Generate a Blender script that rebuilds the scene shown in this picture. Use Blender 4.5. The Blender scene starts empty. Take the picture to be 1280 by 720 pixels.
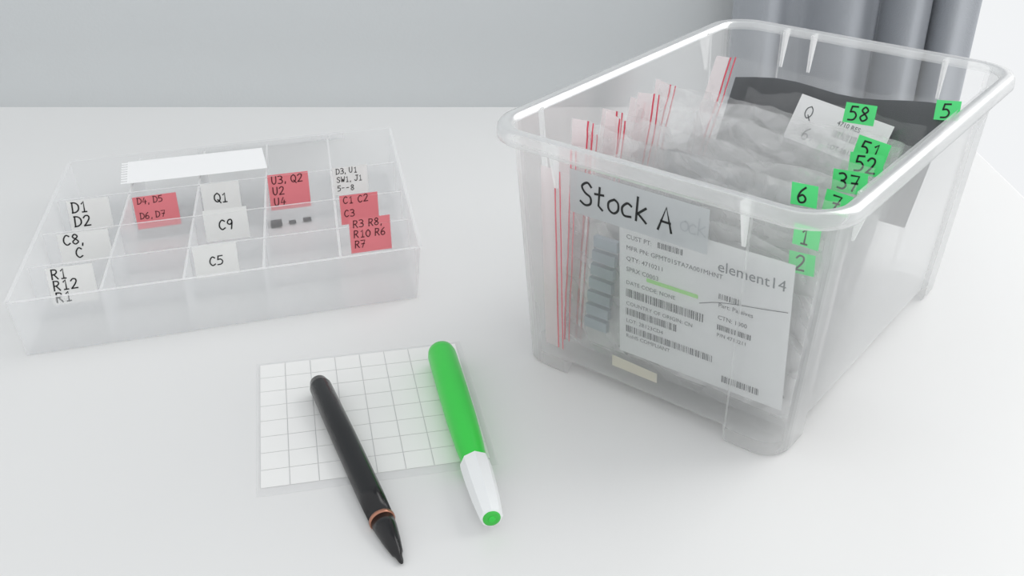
import bpy, math, random
from mathutils import Matrix, Vector, noise
random.seed(7)
TZ=0.75
scn=bpy.context.scene
col=scn.collection
scn.view_settings.view_transform='Standard'

# ---------------- helpers ----------------
def lin(h):
    h=h.lstrip('#'); o=[]
    for i in (0,2,4):
        c=int(h[i:i+2],16)/255
        o.append(c/12.92 if c<=.04045 else ((c+.055)/1.055)**2.4)
    return (*o,1)
MATS={}
def nm(name):
    m=bpy.data.materials.new(name); m.use_nodes=True
    MATS[name]=m
    return m,m.node_tree.nodes,m.node_tree.links
def mat_solid(name,hexc,rough=.5,metal=0,noise_amt=.04,nscale=40,bump=0,bscale=200,spec=.5):
    m,N,L=nm(name); b=N['Principled BSDF']
    b.inputs['Roughness'].default_value=rough; b.inputs['Metallic'].default_value=metal
    b.inputs['Specular IOR Level'].default_value=spec
    tc=N.new('ShaderNodeTexCoord'); n=N.new('ShaderNodeTexNoise'); n.inputs['Scale'].default_value=nscale
    L.new(tc.outputs['Object'],n.inputs['Vector'])
    r=N.new('ShaderNodeValToRGB'); c=lin(hexc)
    r.color_ramp.elements[0].color=tuple(max(0,x*(1-noise_amt)) for x in c[:3])+(1,)
    r.color_ramp.elements[1].color=tuple(min(1,x*(1+noise_amt)) for x in c[:3])+(1,)
    L.new(n.outputs['Fac'],r.inputs['Fac']); L.new(r.outputs['Color'],b.inputs['Base Color'])
    if bump:
        n2=N.new('ShaderNodeTexNoise'); n2.inputs['Scale'].default_value=bscale
        L.new(tc.outputs['Object'],n2.inputs['Vector'])
        bp=N.new('ShaderNodeBump'); bp.inputs['Strength'].default_value=bump; bp.inputs['Distance'].default_value=.002
        L.new(n2.outputs['Fac'],bp.inputs['Height']); L.new(bp.outputs['Normal'],b.inputs['Normal'])
    return m
def mat_film(name,hexc,a,b,p=2.0,rough=.2,bump=0,bscale=60,tint=.99,gloss=0.0,transl=.4):
    """thin translucent plastic: more opaque at grazing angles, optional clear gloss coat"""
    m,N,L=nm(name); pb=N['Principled BSDF']; out=N['Material Output']
    pb.inputs['Base Color'].default_value=lin(hexc); pb.inputs['Roughness'].default_value=rough
    tr=N.new('ShaderNodeBsdfTransparent'); tr.inputs['Color'].default_value=(tint,tint,tint,1)
    tl=N.new('ShaderNodeBsdfTranslucent'); tl.inputs['Color'].default_value=lin(hexc)
    m0=N.new('ShaderNodeMixShader'); m0.inputs['Fac'].default_value=transl
    L.new(pb.outputs[0],m0.inputs[1]); L.new(tl.outputs[0],m0.inputs[2])
    lw=N.new('ShaderNodeLayerWeight'); lw.inputs['Blend'].default_value=.5
    pw=N.new('ShaderNodeMath'); pw.operation='POWER'; pw.inputs[1].default_value=p
    mu=N.new('ShaderNodeMath'); mu.operation='MULTIPLY_ADD'; mu.inputs[1].default_value=b; mu.inputs[2].default_value=a; mu.use_clamp=True
    L.new(lw.outputs['Facing'],pw.inputs[0]); L.new(pw.outputs[0],mu.inputs[0])
    mx=N.new('ShaderNodeMixShader')
    L.new(mu.outputs[0],mx.inputs['Fac']); L.new(tr.outputs[0],mx.inputs[1]); L.new(m0.outputs[0],mx.inputs[2])
    last=mx; gl=None
    if gloss:
        gl=N.new('ShaderNodeBsdfGlossy'); gl.inputs['Roughness'].default_value=rough
        fr=N.new('ShaderNodeLayerWeight'); fr.inputs['Blend'].default_value=.35
        ml=N.new('ShaderNodeMath'); ml.operation='MULTIPLY'; ml.inputs[1].default_value=gloss; ml.use_clamp=True
        L.new(fr.outputs['Fresnel'],ml.inputs[0])
        m2=N.new('ShaderNodeMixShader'); L.new(ml.outputs[0],m2.inputs['Fac']); L.new(mx.outputs[0],m2.inputs[1]); L.new(gl.outputs[0],m2.inputs[2]); last=m2
    L.new(last.outputs[0],out.inputs['Surface'])
    tc=N.new('ShaderNodeTexCoord')
    if bump:
        # crumpled facets: voronoi distance warped by noise
        nz=N.new('ShaderNodeTexNoise'); nz.inputs['Scale'].default_value=bscale*.6; nz.inputs['Detail'].default_value=1
        L.new(tc.outputs['Object'],nz.inputs['Vector'])
        ad=N.new('ShaderNodeMixRGB'); ad.blend_type='ADD'; ad.inputs['Fac'].default_value=.05
        L.new(tc.outputs['Object'],ad.inputs['Color1']); L.new(nz.outputs['Color'],ad.inputs['Color2'])
        n2=N.new('ShaderNodeTexVoronoi'); n2.inputs['Scale'].default_value=bscale; n2.inputs['Randomness'].default_value=1
        L.new(ad.outputs[0],n2.inputs['Vector'])
        bp=N.new('ShaderNodeBump'); bp.inputs['Strength'].default_value=bump; bp.inputs['Distance'].default_value=.006
        L.new(n2.outputs['Distance'],bp.inputs['Height'])
        L.new(bp.outputs['Normal'],pb.inputs['Normal']); L.new(bp.outputs['Normal'],lw.inputs['Normal'])
        if gl: L.new(bp.outputs['Normal'],gl.inputs['Normal']); L.new(bp.outputs['Normal'],fr.inputs['Normal'])
    return m

M_table=mat_solid('table_laminate','#e8e8e7',rough=.38,noise_amt=.012,nscale=6,spec=.4)
M_wall=mat_solid('wall_paint','#d9dddf',rough=.9,noise_amt=.02,nscale=3,bump=.1,bscale=300)
M_floor=mat_solid('floor_laminate','#dddbd7',rough=.5)
M_frame=mat_solid('white_paint','#f0f0f0',rough=.4)
M_curt=mat_solid('curtain_fabric','#a9adb3',rough=.95,noise_amt=.05,nscale=30,bump=.3,bscale=900)
M_rod=mat_solid('rod_metal','#8a8a8a',rough=.3,metal=1)
M_box=mat_film('clear_polypropylene','#fbfcfc',.14,.60,1.9,rough=.28,gloss=.35,tint=1.0)
M_rim=mat_film('clear_polypropylene_rim','#fbfcfc',.34,.5,1.6,rough=.24,gloss=.4,tint=1.0)
M_org=mat_film('organizer_plastic','#f8f9fa',.25,.5,2.0,rough=.35,gloss=.25,tint=1.0)
M_edge=mat_film('organizer_edge','#fbfbfb',.65,.3,1.5,rough=.2)
M_bag=mat_film('bag_film','#fcfdfd',.17,.50,1.4,rough=.10,bump=.9,bscale=48,gloss=1.5,tint=1.0,transl=.45)
M_bagc=mat_film('bag_film_clear','#fcfdfd',.05,.28,1.8,rough=.12,bump=.25,bscale=22,gloss=.6,tint=1.0,transl=.5)
M_zip=mat_film('bag_zip','#fbf0f1',.7,.2,1.5,rough=.3)
M_red=mat_solid('zip_red','#ea4d63',rough=.4)
M_paper=mat_solid('paper_white','#fafafa',rough=.8,noise_amt=.01)
M_slip=mat_solid('slip_paper','#eef0f0',rough=.8,noise_amt=.02)
M_paperg=mat_solid('paper_grey','#e6e9ea',rough=.8,noise_amt=.05)
M_stkw=mat_solid('sticker_white','#f5f5f3',rough=.6,noise_amt=.02)
M_stkr=mat_solid('sticker_red','#f0868e',rough=.6,noise_amt=.03)
M_stkg=mat_solid('sticker_green','#5bee8a',rough=.5,noise_amt=.03)
M_stktape=mat_film('sticker_tape','#c6cacc',.82,.15,1.5,rough=.35)
M_ink=mat_solid('ink_black','#141416',rough=.5)
M_inkr=mat_solid('ink_dark_red','#5a1820',rough=.5)
M_ghost=mat_solid('text_ghost_grey','#abafb2',rough=.6)
M_inkm=mat_solid('ink_midgrey','#55585b',rough=.6)
M_hl=mat_solid('ink_highlighter','#a8ee86',rough=.6)
M_anti=mat_solid('antistatic_film','#43474c',rough=.3,noise_amt=.25,nscale=25,bump=.4,bscale=40)
M_foil=mat_solid('component_tape','#a9b3bb',rough=.35,noise_amt=.3,nscale=60)
M_green=mat_solid('green_plastic','#35d549',rough=.3)
M_greend=mat_solid('green_plug','#3fc84a',rough=.4)
M_pwhite=mat_solid('pen_white','#f6f8f8',rough=.3)
M_black=mat_solid('pen_black','#141416',rough=.22)
M_copper=mat_solid('pen_copper','#b98570',rough=.3,metal=1)
M_chip=mat_solid('chip_black','#080808',rough=.5)
M_pin=mat_solid('chip_pin','#5c5648',rough=.3,metal=1)
M_ink14=mat_solid('ink_logo_grey','#6c7276',rough=.6)
M_bei=mat_solid('paper_cream','#f1ead6',rough=.8)

def mesh(name,V,F,mats,mi=None,smooth=False,parent=None,M=None):
    me=bpy.data.meshes.new(name); me.from_pydata([tuple(v) for v in V],[],F); 
    if not isinstance(mats,(list,tuple)): mats=[mats]
    for m in mats: me.materials.append(m)
    if mi: me.polygons.foreach_set('material_index',mi)
    if smooth: me.polygons.foreach_set('use_smooth',[True]*len(F))
    me.update()
    o=bpy.data.objects.new(name,me); col.objects.link(o)
    if parent: o.parent=parent
    if M is not None: o.matrix_local=M
    return o
def empty(name,label,cat,loc=(0,0,0),rz=0,group=None):
    e=bpy.data.objects.new(name,None); e.empty_display_size=.02; col.objects.link(e)
    e.location=loc; e.rotation_euler=(0,0,rz)
    e['label']=label; e['category']=cat
    if group: e['group']=group
    return e
class MB:
    def __init__(s): s.V=[];s.F=[];s.I=[]
    def add(s,V,F,mi=0,T=None):
        b=len(s.V)
        s.V+= [T@Vector(v) if T is not None else Vector(v) for v in V]
        s.F+= [tuple(b+i for i in f) for f in F]; s.I+=[mi]*len(F)
    def quad(s,a,b,c,d,mi=0): s.add([a,b,c,d],[(0,1,2,3)],mi)
    def box(s,x0,x1,y0,y1,z0,z1,mi=0,T=None):
        V=[(x,y,z) for z in (z0,z1) for y in (y0,y1) for x in (x0,x1)]
        F=[(0,2,3,1),(4,5,7,6),(0,1,5,4),(2,6,7,3),(0,4,6,2),(1,3,7,5)]
        s.add(V,F,mi,T)
    def obj(s,name,mats,smooth=False,parent=None,M=None):
        return mesh(name,s.V,s.F,mats,s.I,smooth,parent,M)
def bevel(o,w=.002,seg=3):
    m=o.modifiers.new('bevel','BEVEL'); m.width=w; m.segments=seg; m.limit_method='ANGLE'
# ------------- handwriting -------------
G={
'D':[[(0,0),(0.02,1)],[(-.05,1),(.3,.95),(.55,.7),(.55,.3),(.3,.05),(-.05,0)]],
'1':[[(.1,.8),(.3,1),(.3,0)],[(.1,0),(.5,0)]],
'2':[[(0,.8),(.2,1),(.45,.95),(.5,.7),(.3,.35),(0,0)],[(0,0),(.58,.02)]],
'3':[[(0,.95),(.3,1),(.5,.8),(.4,.58),(.2,.52)],[(.2,.52),(.45,.45),(.55,.2),(.35,0),(0,.05)]],
'4':[[(.3,1),(0,.35),(.58,.38)],[(.42,.65),(.38,0)]],
'5':[[(.55,1),(.1,.98)],[(.1,.98),(.05,.58)],[(.05,.58),(.35,.6),(.55,.35),(.4,.05),(0,0)]],
'6':[[(.45,1),(.15,.7),(0,.3),(.15,0),(.45,.05),(.52,.3),(.3,.5),(.05,.35)]],
'7':[[(0,1),(.55,1),(.2,0)],[(.1,.5),(.5,.52)]],
'8':[[(.3,.52),(.05,.75),(.25,1),(.5,.78),(.3,.52),(.02,.25),(.25,0),(.55,.22),(.3,.52)]],
'9':[[(.5,.7),(.3,.5),(.05,.65),(.15,.95),(.4,1),(.5,.7),(.4,0)]],
'0':[[(.3,1),(.02,.7),(.02,.3),(.3,0),(.55,.3),(.55,.7),(.3,1)]],
'Q':[[(.3,1),(.02,.75),(.02,.3),(.3,.03),(.58,.3),(.55,.75),(.3,1)],[(.32,.28),(.65,-.1)]],
'U':[[(0,1),(.02,.3),(.25,0),(.5,.25),(.52,1)]],
'C':[[(.55,.85),(.3,1),(.05,.7),(.03,.3),(.28,0),(.58,.15)]],
'R':[[(0,0),(.02,1)],[(0,1),(.4,.95),(.48,.72),(.3,.52),(.03,.48)],[(.2,.5),(.55,0)]],
'S':[[(.5,.85),(.3,1),(.05,.8),(.2,.55),(.48,.4),(.5,.12),(.25,0),(0,.12)]],
'J':[[(.5,1),(.5,.25),(.28,0),(.03,.2)],[(.25,1),(.7,1)]],
'W':[[(0,1),(.12,0),(.3,.6),(.45,0),(.62,1)]],
't':[[(.22,.95),(.2,.15),(.4,0)],[(0,.62),(.42,.66)]],
'o':[[(.28,.6),(.02,.42),(.04,.12),(.28,0),(.48,.18),(.46,.48),(.28,.6)]],
'c':[[(.45,.52),(.25,.6),(.02,.35),(.12,.05),(.45,.06)]],
'k':[[(.05,1),(.03,0)],[(.45,.62),(.08,.3)],[(.1,.32),(.5,0)]],
'A':[[(0,0),(.3,1),(.6,0)],[(.1,.38),(.52,.38)]],
',':[[(.1,.1),(.05,-.15)]], '.':[[(.08,.03),(.12,0)]],'-':[[(0,.5),(.4,.5)]],
}
def smoothpl(P,n=4):
    if len(P)<4: return P
    o=[]
    for i in range(len(P)-1):
        p0=P[max(i-1,0)];p1=P[i];p2=P[i+1];p3=P[min(i+2,len(P)-1)]
        for k in range(n):
            t=k/n
            o.append(tuple(.5*(2*p1[j]+(p2[j]-p0[j])*t+(2*p0[j]-5*p1[j]+4*p2[j]-p3[j])*t*t+(3*p1[j]-p0[j]-3*p2[j]+p3[j])*t**3) for j in (0,1)))
    o.append(P[-1]); return o
def ribbon(mb,P,w,z,mi):
    n=len(P); V=[]
    for i in range(n):
        a=Vector(P[max(i-1,0)]);b=Vector(P[min(i+1,n-1)])
        if 0<i<n-1 and n<=3:
            d1=(Vector(P[i])-a).normalized(); d2=(b-Vector(P[i])).normalized(); d=(d1+d2)
            if d.length<.2: d=d1
        else: d=b-a
        d.normalize(); nn=Vector((-d.y,d.x))*w/2
        p=Vector(P[i])
        if i==0: p=p-d*w*.35
        if i==n-1: p=p+d*w*.35
        V+=[(p.x+nn.x,p.y+nn.y,z),(p.x-nn.x,p.y-nn.y,z)]
    mb.add(V,[(2*i,2*i+1,2*i+3,2*i+2) for i in range(n-1)],mi)
def hand(mb,text,x,y,h,w,mi,z=.00015,adv=.78,slant=.05):
    cx=x
    for ch in text:
        if ch==' ': cx+=h*.45; continue
        jx=random.uniform(-.03,.03)*h; jy=random.uniform(-.05,.05)*h
        for st in G.get(ch,[]):
            P=smoothpl([(cx+jx+(p[0]+slant*p[1])*h*.95,y+jy+p[1]*h) for p in st])
            ribbon(mb,P,w,z,mi)
        cx+=h*(adv if ch not in ',.' else .35)
    return cx
TC={}
def printed(mb,text,x,y,size,mi,z=.00015,width=None,rot=0):
    if text not in TC:
        c=bpy.data.curves.new('t','FONT'); c.body=text; c.size=1; c.resolution_u=2
        o=bpy.data.objects.new('t',c); col.objects.link(o)
        dg=bpy.context.evaluated_depsgraph_get(); me=o.evaluated_get(dg).to_mesh()
        TC[text]=([tuple(v.co) for v in me.vertices],[tuple(p.vertices) for p in me.polygons])
        bpy.data.objects.remove(o); bpy.data.curves.remove(c)
    V,F=TC[text]
    if width: size=width/max(v[0] for v in V)
    c,s=math.cos(rot),math.sin(rot)
    mb.add([(x+(v[0]*c-v[1]*s)*size,y+(v[0]*s+v[1]*c)*size,z) for v in V],F,mi)
def barcode(mb,x,y,w,h,mi,z=.00015):
    cx=x
    while cx<x+w:
        b=random.choice((.00025,.0004,.0007)); mb.quad((cx,y,z),(cx+b,y,z),(cx+b,y+h,z),(cx,y+h,z),mi)
        cx+=b+random.choice((.0003,.0004,.0007))
def frameM(origin,xa,ya):
    xa=Vector(xa).normalized(); ya=Vector(ya); ya=(ya-xa*ya.dot(xa)).normalized(); za=xa.cross(ya)
    M=Matrix.Identity(4)
    for i in range(3): M[i][0]=xa[i];M[i][1]=ya[i];M[i][2]=za[i];M[i][3]=origin[i]
    return M
def sticker(name,parent,M,w,h,paper,ink,lines,ch=None,lw=None,label=None,curl=.0):
    mb=MB(); n=6
    V=[];F=[]
    for j in range(2):
        for i in range(n+1):
            V.append((w*i/n,h*j,0))
    for i in range(n): F.append((i,i+1,n+2+i,n+1+i))
    mb.add(V,F,0)
    k=len(lines); ch=ch or min(h*.42,h/(k+.9)); lw=lw or ch*.13
    pitch=(h-ch*.4)/max(k,1)
    for i,t in enumerate(lines):
        y=h-ch*1.22-i*pitch if k>1 else (h-ch)/2
        hand(mb,t,w*.1 if k>1 else max(w*.1,(w-len(t)*ch*.75)/2),y,ch,lw,1)
    o=mb.obj(name,[paper,ink],parent=parent,M=M)
    if label:o['label']=label
    return o

# ---------------- room ----------------
def structure(o): o['kind']='structure'; return o
mb=MB(); WX0,WX1=.43,1.9
mb.box(-2.2,WX0,1.06,1.16,0,2.6); mb.box(WX0,WX1,1.06,1.16,0,.12); mb.box(WX0,WX1,1.06,1.16,2.35,2.6); mb.box(WX1,2.4,1.06,1.16,0,2.6)
structure(mb.obj('wall_back',M_wall))
mb=MB(); mb.box(-2.2,2.4,-1.4,1.16,-.06,0); structure(mb.obj('floor',M_floor))
mb=MB()
mb.box(WX0,WX0+.05,1.08,1.13,.12,2.35);mb.box(WX1-.05,WX1,1.08,1.13,.12,2.35);mb.box(WX0,WX1,1.08,1.13,.12,.17);mb.box(WX0,WX1,1.08,1.13,2.3,2.35);mb.box(1.14,1.19,1.08,1.13,.17,2.3)
structure(mb.obj('window_1',M_frame))
mb=MB(); mb.box(-2.2,WX0,1.045,1.06,0,.08); structure(mb.obj('baseboard_back',M_frame))

# desk
desk=empty('desk','white laminate desk with a smooth matte top','desk',(-.3,.42,0))
mb=MB(); mb.box(-.7,.685,-.5,.499,TZ-.028,TZ); o=mb.obj('desk_top',M_table,parent=desk); bevel(o,.003)
for x in (-.64,.63):
    for y in (-.44,.44):
        mb=MB(); mb.box(x-.022,x+.022,y-.022,y+.022,0,TZ-.028); bevel(mb.obj('leg',M_frame,parent=desk),.002)

# curtain
cur=empty('curtain','grey fabric curtain hanging in soft folds beside the window','curtain',(.33,.995,0))
n=220;rows=14;V=[];F=[]
for j in range(rows+1):
    z=.04+2.32*j/rows
    for i in range(n+1):
        t=i/n; x=-.125+.242*t
        ph=t*2*math.pi*4.0+1.5*math.sin(t*7+.6)
        y=.018*math.sin(ph)+.006*math.sin(ph*2.1+1)+.004*math.sin(z*3+t*20)
        V.append((x+.006*math.sin(ph+1.3)+.003*math.sin(z*2+t*5),y,z))
for j in range(rows):
    for i in range(n): a=j*(n+1)+i; F.append((a,a+1,a+n+2,a+n+1))
mesh('curtain_fabric',V,F,M_curt,smooth=True,parent=cur)
def lathe(name,prof,mat,parent,M,seg=32,sx=1,sy=1,cap=True,smooth=True):
    V=[];F=[]
    for (t,r) in prof:
        for k in range(seg):
            a=2*math.pi*k/seg; V.append((r*sx*math.cos(a),r*sy*math.sin(a),t))
    for j in range(len(prof)-1):
        for k in range(seg):
            k2=(k+1)%seg; F.append((j*seg+k,j*seg+k2,(j+1)*seg+k2,(j+1)*seg+k))
    if cap:
        F.append(tuple(range(seg))[::-1]); F.append(tuple((len(prof)-1)*seg+k for k in range(seg)))
    o=mesh(name,V,F,mat,smooth=False,parent=parent,M=M)
    if smooth:
        me=o.data
        me.polygons.foreach_set('use_smooth',[len(p.vertices)==4 for p in me.polygons])
    return o
lathe('curtain_rod',[(-.35,.012),(1.6,.012)],M_rod,cur,Matrix.Translation((0,0,2.37))@Matrix.Rotation(math.pi/2,4,'Y'))
for x in (-.3,1.5):
    mb=MB(); mb.box(x-.01,x+.01,0,.065,2.36,2.38); mb.obj('rod_bracket',M_rod,parent=cur)

# ---------------- storage box ----------------
YAW=math.radians(-38.24); CX,CY=.1394,.5421
W,Lb,H,TP=.1914,.2677,.14,.0177
OV=.0085
box=empty('storage_box','clear plastic storage box with flared rim, full of zip bags','storage box',(CX,CY,TZ),YAW)
HWt,HLt=W/2-OV,Lb/2-OV; HWb,HLb=W/2-TP,Lb/2-TP
def perim(hw,hl,r,inset,e=.016,nc=9,npn=8):
    pts=[]
    sides=[((hw,-hl+r),(hw,hl-r),(1,0)),((hw-r,hl),(-hw+r,hl),(0,1)),((-hw,hl-r),(-hw,-hl+r),(-1,0)),((-hw+r,-hl),(hw-r,-hl),(0,-1))]
    cen=[(hw-r,hl-r),(-hw+r,hl-r),(-hw+r,-hl+r),(hw-r,-hl+r)]
    for s,(a,b,nn) in enumerate(sides):
        a=Vector(a);b=Vector(b);d=(b-a);l=d.length;d.normalize();nn=Vector(nn)
        pts.append((a,False)); pts.append((a+d*(e-.001),False))
        for k in range(npn+1):
            pts.append((a+d*(e+.0012+(l-2*e-.0024)*k/npn)-nn*inset,True))
        pts.append((b-d*(e-.001),False)); pts.append((b,False))
        a0=math.atan2(nn.y,nn.x)
        for k in range(1,nc):
            an=a0+math.pi/2*k/nc
            pts.append((Vector(cen[s])+Vector((math.cos(an),math.sin(an)))*r,False))
    return pts
zs=[0,.0015,.008,.03,.06,.09,.12,.1375]
V=[];F=[]
NP=None
for z in zs:
    t=z/.1375
    P=perim(HWb+(HWt-HWb)*t-(.0012 if z==0 else 0),HLb+(HLt-HLb)*t-(.0012 if z==0 else 0),.014+.004*t,.0028*(1-.3*t))
    NP=len(P)
    for p,pan in P: V.append((p.x,p.y,max(z,.008) if pan else z))
for j in range(len(zs)-1):
    for k in range(NP):
        k2=(k+1)%NP
        if zs[j]<.008 and P[k][1] and P[k2][1]: continue
        F.append((j*NP+k,j*NP+k2,(j+1)*NP+k2,(j+1)*NP+k))
b=len(V)
Pf=perim(HWb-.0005,HLb-.0005,.014,.0023)
for p,pan in Pf: V.append((p.x,p.y,.008))
F.append(tuple(b+k for k in range(NP)))
o=mesh('box_body',V,F,M_box,smooth=False,parent=box)
m=o.modifiers.new('w','WELD'); m.merge_threshold=.00005
# rim
prof=[(-.0003,.1365),(.0005,.1388),(.002,.1400),(.0045,.1404),(.0068,.1398),(.0080,.1382),(.0084,.1355),(.0085,.1332),(.0079,.1328)]
V=[];F=[]
def rr(hw,hl,r,nc=12,ns=10):
    pts=[]
    cs=[(hw-r,-hl+r,-90),(hw-r,hl-r,0),(-hw+r,hl-r,90),(-hw+r,-hl+r,180)]
    for x,y,a in cs:
        for k in range(nc+1):
            an=math.radians(a+90*k/nc); pts.append((x+r*math.cos(an),y+r*math.sin(an)))
    return pts
for off,z in prof:
    P=rr(HWt+off,HLt+off,.018+off)
    V+=[(x,y,z) for x,y in P]
NP=len(P)
for j in range(len(prof)-1):
    for k in range(NP):
        k2=(k+1)%NP; F.append((j*NP+k,j*NP+k2,(j+1)*NP+k2,(j+1)*NP+k))
mesh('box_rim',V,F,M_rim,smooth=True,parent=box)
def rib(T):
    mb=MB(); mb.add([(-.0009,0,.138),(.0009,0,.138),(.0009,-.0078,.138),(-.0009,-.0078,.138),(-.0009,0,.114),(.0009,0,.114),(.0009,-.001,.114),(-.0009,-.001,.114)],
      [(0,1,2,3),(3,2,6,7),(0,3,7,4),(1,5,6,2)],0,T)
    mb.obj('rim_rib',M_edge,parent=box)
for sx in (-1,1):
    xx=sx*(HWt-.036)
    rib(Matrix.Translation((xx,-HLt+.001,0)))
    rib(Matrix.Translation((xx,HLt-.001,0))@Matrix.Rotation(math.pi,4,'Z'))
rib(Matrix.Translation((-.032,HLt-.001,0))@Matrix.Rotation(math.pi,4,'Z'))
for sy in (-1,1):
    yy=sy*(HLt-.036)
    rib(Matrix.Translation((HWt-.001,yy,0))@Matrix.Rotation(math.pi/2,4,'Z'))
    rib(Matrix.Translation((-HWt+.001,yy,0))@Matrix.Rotation(-math.pi/2,4,'Z'))
# name sticker
tilt=(HLt-HLb)/.1375
mb=MB(); w,h=.077,.0235
mb.quad((0,0,0),(w,0,0),(w,h,0),(0,h,0),0)
hand(mb,'Stock',.0065,.0065,.0125,.00125,1,adv=.64)
hand(mb,'A',.0510,.006,.0125,.00125,1)
hand(mb,'ock',.0625,.0085,.0085,.0007,2,z=.0001,adv=.52)  # shadow-like ghost of the lettering, painted on as faint grey strokes
zb=.1025
yw=-(HLb+(HLt-HLb)*zb/.1375)+.0018-.0008
o=mb.obj('name_sticker',[M_stktape,M_ink,M_ghost],parent=box,M=frameM((-.0445,yw,zb),(1,0,0),(0,-tilt,1)))
o['label']='translucent strip label with black handwriting'

# ---------------- zip bags ----------------
def zipbag(lyb,lyt,x0,x1,zt,label,content=None,stk=None,stripe=True,zb=.0105,amp=.0016,film=None,skew=0.007,seed=0,cin=(.022,.004,.026),cb=.004,tl=0.0,rot=0.0):
    film=film or M_bag
    e=empty('zip_bag',label,'plastic bag',(CX+math.sin(-YAW)*lyb, CY+math.cos(YAW)*lyb,TZ+zb),YAW,'zip bags filed in the storage box')
    Hh=math.hypot(lyt-lyb,zt-zb); M=frameM((x0,0,0),(1,math.tan(math.radians(rot)),0),(0,lyt-lyb,zt-zb))
    w=x1-x0
    nx,ny=70,60;V=[];F=[]
    def disp(u,v):
        d=noise.noise(Vector((u*2.5+seed*7.1,v*2.5,seed*3.3)))*amp*1.3
        r=1-abs(noise.noise(Vector((u*5+seed,v*4+u*4,seed*1.7))))*3
        r2=1-abs(noise.noise(Vector((u*13-v*6+seed*2,v*9+u*5,seed*2.7))))*3
        d+=max(r,-.6)*amp*.45+max(r2,-.6)*amp*.35
        return d*min(1,v*3)
    def edge(u): return noise.noise(Vector((u*5,seed*2.2,1)))*.004+noise.noise(Vector((u*19,seed*2.2,4)))*.0012+tl*(u-.5)
    for j in range(ny+1):
        for i in range(nx+1):
            u,v=i/nx,j/ny
            V.append((u*w+skew*u*v,v*Hh+edge(u)*v,disp(u,v)))
    for j in range(ny):
        for i in range(nx): a=j*(nx+1)+i; F.append((a,a+1,a+nx+2,a+nx+1))
    mesh('bag_film',V,F,film,smooth=True,parent=e,M=M)
    if stripe:
        mb=MB(); K=30
        for k in range(K):
            v0,v1=k/K,(k+1)/K
            for (xa,xb,mi,dz) in ((.001,.009,0,.0003),(.0095,.0104,1,.0006),(.0125,.0132,1,.0006)):
                ua,ub=xa/w,xb/w
                q=lambda u,v:(u*w+skew*u*v,v*Hh+edge(u)*v,disp(u,v)+dz)
                mb.quad(q(ua,v0),q(ub,v0),q(ub,v1),q(ua,v1),mi)
        o=mb.obj('zip_strip',[M_zip,M_red],parent=e,M=M); o['label']='red-lined press zip strip'
    if content:
        l,r,t=cin
        V=[];F=[];nx=10
        for j in range(3):
            for i in range(nx+1):
                u=i/nx
                v=cb+(Hh-t-cb+(.010*(u-.5)*math.sin(seed*2.3)+.002*math.sin(u*9+seed)))*j/2
                V.append((l+(w-l-r)*u+skew*u*v/Hh,v,-.0014-amp*.6+.0005*math.sin(i*1.3+seed)))
        for j in range(2):
            for i in range(nx): a=j*(nx+1)+i; F.append((a,a+1,a+nx+2,a+nx+1))
        o=mesh(content[0],V,F,content[1],smooth=True,parent=e,M=M)
        o['label']=content[2]
    if stk:
        for (t,lx,zz,ang) in stk:
            sw=.0165 if len(t)>1 else .0125; sh=.0105
            v=(zz-zb)/(zt-zb)*Hh
            S=M@Matrix.Translation((lx-x0-sw/2,v-sh/2,.0028))@Matrix.Rotation(math.radians(ang),4,'Z')
            sticker('number_sticker',e,S,sw,sh,M_stkg,M_ink,[t],ch=.0072,lw=.0009,label='small green sticker with a handwritten number')
    return e,M,Hh
gp=('paper_card',M_paperg,'pale grey paper card'); wp=('paper_card',M_paper,'white paper card'); ft=('component_tape',M_foil,'grey-blue cut tape of components')
e0,M0,H0=zipbag(-.109,-.1165,-.068,.0735,.119,'clear zip bag holding a printed white packing slip',None,None,seed=1,amp=.0004,film=M_bagc,skew=.004)
mb=MB(); w,h=.0925,.0815
mb.quad((0,0,0),(w,0,0),(w,h,0),(0,h,0),0)
printed(mb,'element14',.0545,.0665,.0095,4,width=.0345)
y=h-.0065
for t in ('CUST PO:','CUST PT:','MFR PN: GPMT015TA7A001MHNT','QTY: 4710211','SPRX C0003'):
    printed(mb,t,.004,y,.0036,1); 
    y-=.0062
    if t in('CUST PO:','CUST PT:'): barcode(mb,.022,y+.0062,.014,.0032,1)
mb.quad((.016,.0475,.0001),(.045,.0475,.0001),(.045,.0497,.0001),(.016,.0497,.0001),3)
for (t,ty) in (('DATE CODE: NONE',.0425),('COUNTRY OF ORIGIN: CN',.030),('LOT: 2B123CD4',.0195),('RoHS COMPLIANT',.010)):
    printed(mb,t,.004,ty,.0032,1)
barcode(mb,.004,.0350,.044,.0048,1); barcode(mb,.004,.0240,.030,.0042,1); barcode(mb,.004,.0135,.05,.004,1); barcode(mb,.06,.004,.02,.0038,1)
printed(mb,'Part: Passives',.056,.047,.0034,1); printed(mb,'CTN: 1000',.056,.040,.0034,1); printed(mb,'P/N 4710211',.056,.030,.003,1)
barcode(mb,.056,.0515,.012,.003,1); barcode(mb,.056,.034,.018,.003,1)
ribbon(mb,smoothpl([(.046,.0455),(.055,.049),(.066,.0515),(.078,.0535),(.091,.056)]),.0004,.00016,1)
o=mb.obj('packing_slip',[M_slip,M_inkm,M_inkm,M_hl,M_ink14],parent=e0,M=M0@Matrix.Translation((.0490,.0135,-.0012))@Matrix.Rotation(math.radians(1),4,'Z'))
o['label']='white printed packing slip with barcodes'
mb=MB()
for k in range(7): mb.box(.026+.001*k,.040+.001*k,.02+.0085*k,.026+.0085*k,-.0045,-.0015,0)
o=mb.obj('component_tape',[M_foil],parent=e0,M=M0); o['label']='grey-blue cut tape of components'
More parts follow.
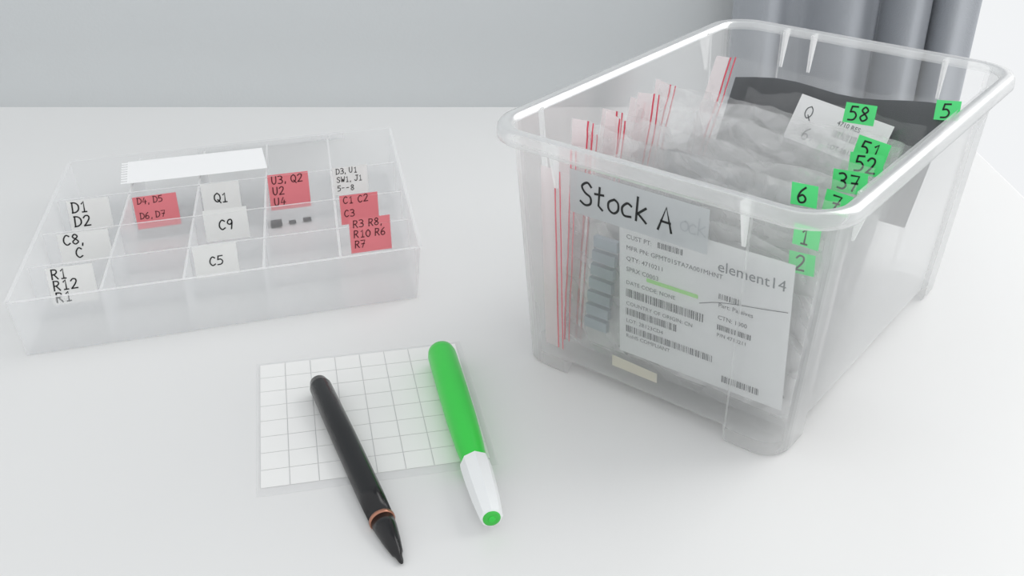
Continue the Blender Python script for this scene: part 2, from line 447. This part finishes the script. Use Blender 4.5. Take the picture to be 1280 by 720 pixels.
mb=MB(); mb.quad((.044,.001,-.0016),(.072,.001,-.0016),(.072,.007,-.0016),(.044,.008,-.0016),0)
o=mb.obj('paper_card',[M_bei],parent=e0,M=M0); o['label']='cream paper slip'

zipbag(-.1005,-.100,-.070,.074,.127,'clear zip bag with green number sticker 2',wp,[('1',.0705,.116,0),('2',.0705,.102,4)],seed=2,amp=.0010,cin=(.022,.001,.02))
zipbag(-.095,-.091,-.066,.0725,.134,'clear crinkled zip bag with green number sticker 6',wp,[('6',.0635,.1305,4)],seed=3,amp=.0013,tl=-.004)
zipbag(-.0895,-.083,-.069,.074,.131,'clear crinkled zip bag with green number sticker 7',gp,[('7',.0755,.128,-4)],seed=4,amp=.0014,tl=.003)
zipbag(-.084,-.073,-.058,.072,.136,'clear zip bag with pink press zip',wp,None,seed=5,tl=-.006)
zipbag(-.078,-.062,-.067,.0745,.133,'clear zip bag with green number sticker 37',gp,[('37',.073,.129,5)],seed=6,tl=-.003)
zipbag(-.072,-.051,-.053,.072,.140,'clear zip bag standing a little taller',ft,None,seed=7,tl=-.008)
zipbag(-.066,-.040,-.064,.0745,.134,'clear zip bag with green number sticker 52',gp,[('52',.072,.130,6)],seed=8)
zipbag(-.059,-.026,-.055,.074,.139,'clear zip bag with green number sticker 51',wp,[('51',.068,.134,-6)],seed=9,tl=-.004,stripe=False)
zipbag(-.051,-.014,-.064,.072,.137,'clear zip bag with a red lined press zip',gp,None,seed=15,tl=-.004,cin=(.02,.004,.034))
zipbag(-.043,-.002,-.046,.072,.130,'clear crinkled zip bag without a sticker',wp,None,seed=10,stripe=False,cin=(.02,.004,.034))
zipbag(-.034,.014,-.020,.073,.136,'clear zip bag with green number sticker 58',None,[('58',.046,.134,4)],seed=11,stripe=False,film=M_bagc)
e9,M9,H9=zipbag(-.018,.048,-.060,.0745,.139,'large zip bag with red zip over dark antistatic bag',('antistatic_bag',M_anti,'dark grey antistatic bag'),[('5',.081,.134,8)],seed=12,cin=(.016,.0005,.006),cb=.075,film=M_bagc,amp=.0014)
mb=MB(); w,h=.056,.026
mb.quad((0,0,0),(w,0,0),(w,h,0),(0,h,0),0)
hand(mb,'Q',.006,.014,.007,.0006,1); hand(mb,'6',.010,.003,.0065,.0007,1)
printed(mb,'4710 RES',.026,.0165,.0036,1); barcode(mb,.026,.0095,.022,.004,1); printed(mb,'LOT 2B12',.026,.003,.0036,1)
o=mb.obj('printed_label',[M_paper,M_inkm],parent=e9,M=M9@Matrix.Translation((.058,H9-.038,.0032))@Matrix.Rotation(math.radians(-7),4,'Z'))
o['label']='white printed label'

# ---------------- organizer ----------------
O=Vector((-.2745,.499,0)); a1,a2=math.radians(17),math.radians(11)
org=empty('parts_organizer','translucent plastic compartment organizer with handwritten stickers','organizer',(O.x,O.y,TZ))
ex=Vector((math.cos(a1),math.sin(a1),0)); ey=Vector((-math.sin(a2),math.cos(a2),0))
ez=Vector((0,0,1)); OW,OD,OH=.2257,.200,.037
def P(u,v,z): return ex*u+ey*v+ez*z
DIV=[.0395,.084,.1355]; CP=OW/5
mb=MB()
fl=.003
tk=.0007
def wall(u0,v0,u1,v1,z0,z1,fu=0,fv=0):
    mb.quad(P(u0,v0,z0),P(u1,v1,z0),P(u1+fu,v1+fv,z1),P(u0+fu,v0+fv,z1),0)
def strip(u0,v0,u1,v1,z,t=tk,mi=1):
    if abs(u1-u0)>abs(v1-v0): mb.quad(P(u0,v0-t,z),P(u1,v1-t,z),P(u1,v1+t,z),P(u0,v0+t,z),mi)
    else: mb.quad(P(u0-t,v0,z),P(u1-t,v1,z),P(u1+t,v1,z),P(u0+t,v0,z),mi)
mb.quad(P(0,0,.0006),P(OW,0,.0006),P(OW,OD,.0006),P(0,OD,.0006),0)
mb.quad(P(0,0,.0006),P(OW,0,.0006),P(OW,-fl,OH),P(0-fl,-fl,OH),0)
mb.quad(P(0,OD,.0006),P(OW,OD,.0006),P(OW+fl,OD+fl,OH),P(-fl,OD+fl,OH),0)
mb.quad(P(0,0,.0006),P(0,OD,.0006),P(-fl,OD+fl,OH),P(-fl,-fl,OH),0)
mb.quad(P(OW,0,.0006),P(OW,OD,.0006),P(OW+fl,OD+fl,OH),P(OW+fl,-fl,OH),0)
for (u0,v0,u1,v1) in ((-fl,-fl,OW+fl,-fl),(-fl,OD+fl,OW+fl,OD+fl),(-fl,-fl,-fl,OD+fl),(OW+fl,-fl,OW+fl,OD+fl)):
    strip(u0,v0,u1,v1,OH,.0011)
mb.obj('tray_body',[M_org,M_edge],parent=org)
for v in DIV:
    mb=MB(); wall(0,v,OW,v,.001,OH-.001); strip(0,v,OW,v,OH-.001); mb.obj('divider',[M_org,M_edge],parent=org)
for k in range(1,5):
    mb=MB(); wall(CP*k,0,CP*k,OD,.001,OH-.002); strip(CP*k,0,CP*k,OD,OH-.002); mb.obj('divider',[M_org,M_edge],parent=org)
mb=MB()
mb.quad(P(.075,OD+fl+.001,OH),P(.2,OD+fl+.001,OH),P(.195,OD+.085,.006),P(.075,OD+.085,.006),0)
mb.quad(P(.075,OD+.084,.0065),P(.195,OD+.084,.0065),P(.195,OD+.0865,.0065),P(.075,OD+.0865,.0065),1)
mb.quad(P(.075,OD+.0865,.006),P(.195,OD+.0865,.006),P(.195,OD+.0865,.0003),P(.075,OD+.0865,.0003),0)
mb.obj('lid_flap',[M_org,M_edge],parent=org)
def olab(d,c,color,lines,w=.026,h=.0225,du=.004,dz=0,rot=0,ch=None):
    v=DIV[d]-.0012
    M=frameM(P(CP*c+du,v,OH-h+.001+dz),ex,(0,.04,1))@Matrix.Rotation(math.radians(rot),4,'Z')
    sticker('name_sticker',org,M,w,h,M_stkw if color=='w' else M_stkr,M_ink if color=='w' else M_inkr,lines,ch=ch,
      label='white paper sticker with handwriting' if color=='w' else 'red paper sticker with handwriting')
olab(2,0,'w',['D1','D2'],.0265,.023,du=.005,dz=-.003,ch=.0072)
olab(2,1,'r',['D4, D5','D6, D7'],.0285,.0235,rot=1,ch=.0044,du=.0015,dz=-.006)
olab(2,2,'w',['Q1'],.0255,.022,ch=.0066,du=.001,dz=-.002)
olab(2,3,'r',['U3, Q2','U2','U4'],.028,.0265,ch=.0056,dz=-.001,du=.001)
olab(2,4,'w',['D3, U1','SW1, J1','5--8'],.0245,.021,du=.001,ch=.0040,dz=-.001)
olab(1,0,'w',['C8,','  C'],.030,.021,du=.008,dz=-.003,ch=.0066)
olab(1,2,'w',['C9'],.0275,.022,du=.006,ch=.0066,dz=.001)
olab(1,4,'r',['C1 C2','C3'],.0255,.021,du=.0035,ch=.0048)
olab(0,0,'w',['R1','R12','R1'],.026,.0245,du=.009,dz=-.004,ch=.0062)
olab(0,2,'w',[' C5'],.026,.022,du=.002,ch=.0058,dz=-.002)
olab(0,4,'r',['R3 R8,','R10 R6','R7'],.026,.0235,du=.0075,ch=.0048,dz=.003)
# torn note paper lying on the back compartments
mb=MB(); n=9
mb.quad((.0042,0,0),(.098,0,0),(.098,.04,0),(.0042,.04,0),0)
for k in range(n):
    v=.04*k/n; mb.quad((0,v+.0004,0),(.0042,v+.0004,0),(.0042,v+.003,0),(0,v+.003,0),0)
note=mb.obj('note_paper',[M_paper]); 
note.matrix_world=frameM((O+P(.0385,.147,OH+.0008)+Vector((0,0,TZ))),ex,ey)
note['label']='small white torn-off notebook sheet lying on the organizer'; note['category']='paper'
# chips
for (u,v,s,lab) in ((.1335,.127,1.4,'small black surface-mount chip'),(.1480,.129,.7,'tiny dark surface-mount component'),(.1580,.130,.8,'tiny dark surface-mount component')):
    w=O+P(u,v,.0008)
    e=empty('electronic_chip',lab,'electronic component',(w.x,w.y,TZ+.0008),a1,'loose components in the organizer')
    mb=MB(); mb.box(0,.007*s,0,.004*s,.0003,.0022*s+.0003); bevel(mb.obj('chip_body',M_chip,parent=e),.0003*s,2)
    mb=MB()
    for k in range(4):
        x=(.0008+.0016*k)*s
        mb.box(x,x+.0006*s,-.0008*s,.0048*s,0,.0006*s)
    mb.obj('pins',M_pin,parent=e)

# ---------------- label sheet, pens ----------------
sh=empty('sticker_sheet','thin white sheet of small blank rectangular stickers','sticker sheet',(-.0065,.402,TZ),math.radians(12))
mb=MB(); mb.quad((-.115,0,.0003),(0,0,.0003),(0,.115,.0003),(-.115,.115,.0003),0)
mb.obj('backing_sheet',[M_edge],parent=sh)
mb=MB()
for i in range(8):
    for j in range(8):
        x=-.0165-i*.0138; y=.006+j*.0134
        mb.box(x,x+.0134,y,y+.0130,.0003,.0004)
o=mb.obj('sticker_grid',[M_stkw],parent=sh)
def pen_M(tip,tail):
    t=Vector(tip);d=(Vector(tail)-t); L=d.length; z=d.normalized(); x=z.cross(Vector((0,0,1))).normalized(); y=z.cross(x)
    return frameM(t,x,y),L
# highlighter
tip=(-.0090,.3545,.0085); tail=(-.0395,.4905,.0085)
hl=empty('highlighter_pen','green plastic marker with white end section','pen',(tip[0],tip[1],TZ))
Mh,Lh=pen_M((0,0,.0085),(tail[0]-tip[0],tail[1]-tip[1],.0085))
lathe('barrel',[(.038,.0060),(.042,.0062),(.052,.0069),(.075,.0077),(.10,.0079),(.135,.0079),(.139,.0072),(.140,.0057)],M_green,hl,Mh)
lathe('end_section',[(0,.0042),(.0004,.0052),(.004,.0056),(.012,.0064),(.025,.0071),(.036,.0074),(.0395,.0072),(.040,.0062)],M_pwhite,hl,Mh,seg=8,smooth=False)
o=lathe('end_plug',[(-.0006,.0030),(-.0004,.0040),(.002,.0041)],M_greend,hl,Mh); o['label']='round green end plug'
lathe('end_plug_dimple',[(-.0010,.0014),(-.0004,.0018)],M_green,o,Matrix.Identity(4))
# ballpoint
tip=(-.0472,.3340); d=Vector((-.40,.916)).normalized()
bp=empty('ballpoint_pen','glossy black pen with copper ring','pen',(tip[0],tip[1],TZ))
Mb,_=pen_M((0,0,.0016),(d.x*.14,d.y*.14,.0075))
lathe('tip_cone',[(0,.0006),(.0012,.0011),(.004,.0015),(.006,.0022),(.0065,.0026),(.014,.0040),(.022,.0051),(.027,.0055)],M_black,bp,Mb)
lathe('ring',[(.027,.0056),(.0273,.0060),(.0287,.0061),(.0290,.0057)],M_copper,bp,Mb)
lathe('barrel',[(.0290,.0056),(.045,.0061),(.09,.0062),(.135,.0058),(.140,.0045)],M_black,bp,Mb)

# ---------------- light, world, camera ----------------
wd=bpy.data.worlds.new('World'); scn.world=wd; wd.use_nodes=True
bg=wd.node_tree.nodes['Background']; bg.inputs['Color'].default_value=(.97,.985,1,1); bg.inputs['Strength'].default_value=.92
def area(name,loc,target,size,power,color=(1,1,1)):
    l=bpy.data.lights.new(name,'AREA'); l.shape='RECTANGLE'; l.size,l.size_y=size; l.energy=power; l.color=color
    o=bpy.data.objects.new(name,l); col.objects.link(o); o.location=loc
    o.rotation_euler=(Vector(target)-Vector(loc)).to_track_quat('-Z','Y').to_euler()
area('window_daylight',(1.25,1.0,1.7),(0,.55,.75),(1.2,1.2),13,(1,.99,.98))
cam=bpy.data.cameras.new('camera'); co=bpy.data.objects.new('camera',cam); col.objects.link(co)
co.location=(0,0,.324+TZ); co.rotation_euler=(math.radians(90-29.27),0,0)
cam.sensor_width=36; cam.lens=36*1309/1280; cam.clip_start=.01
scn.camera=co
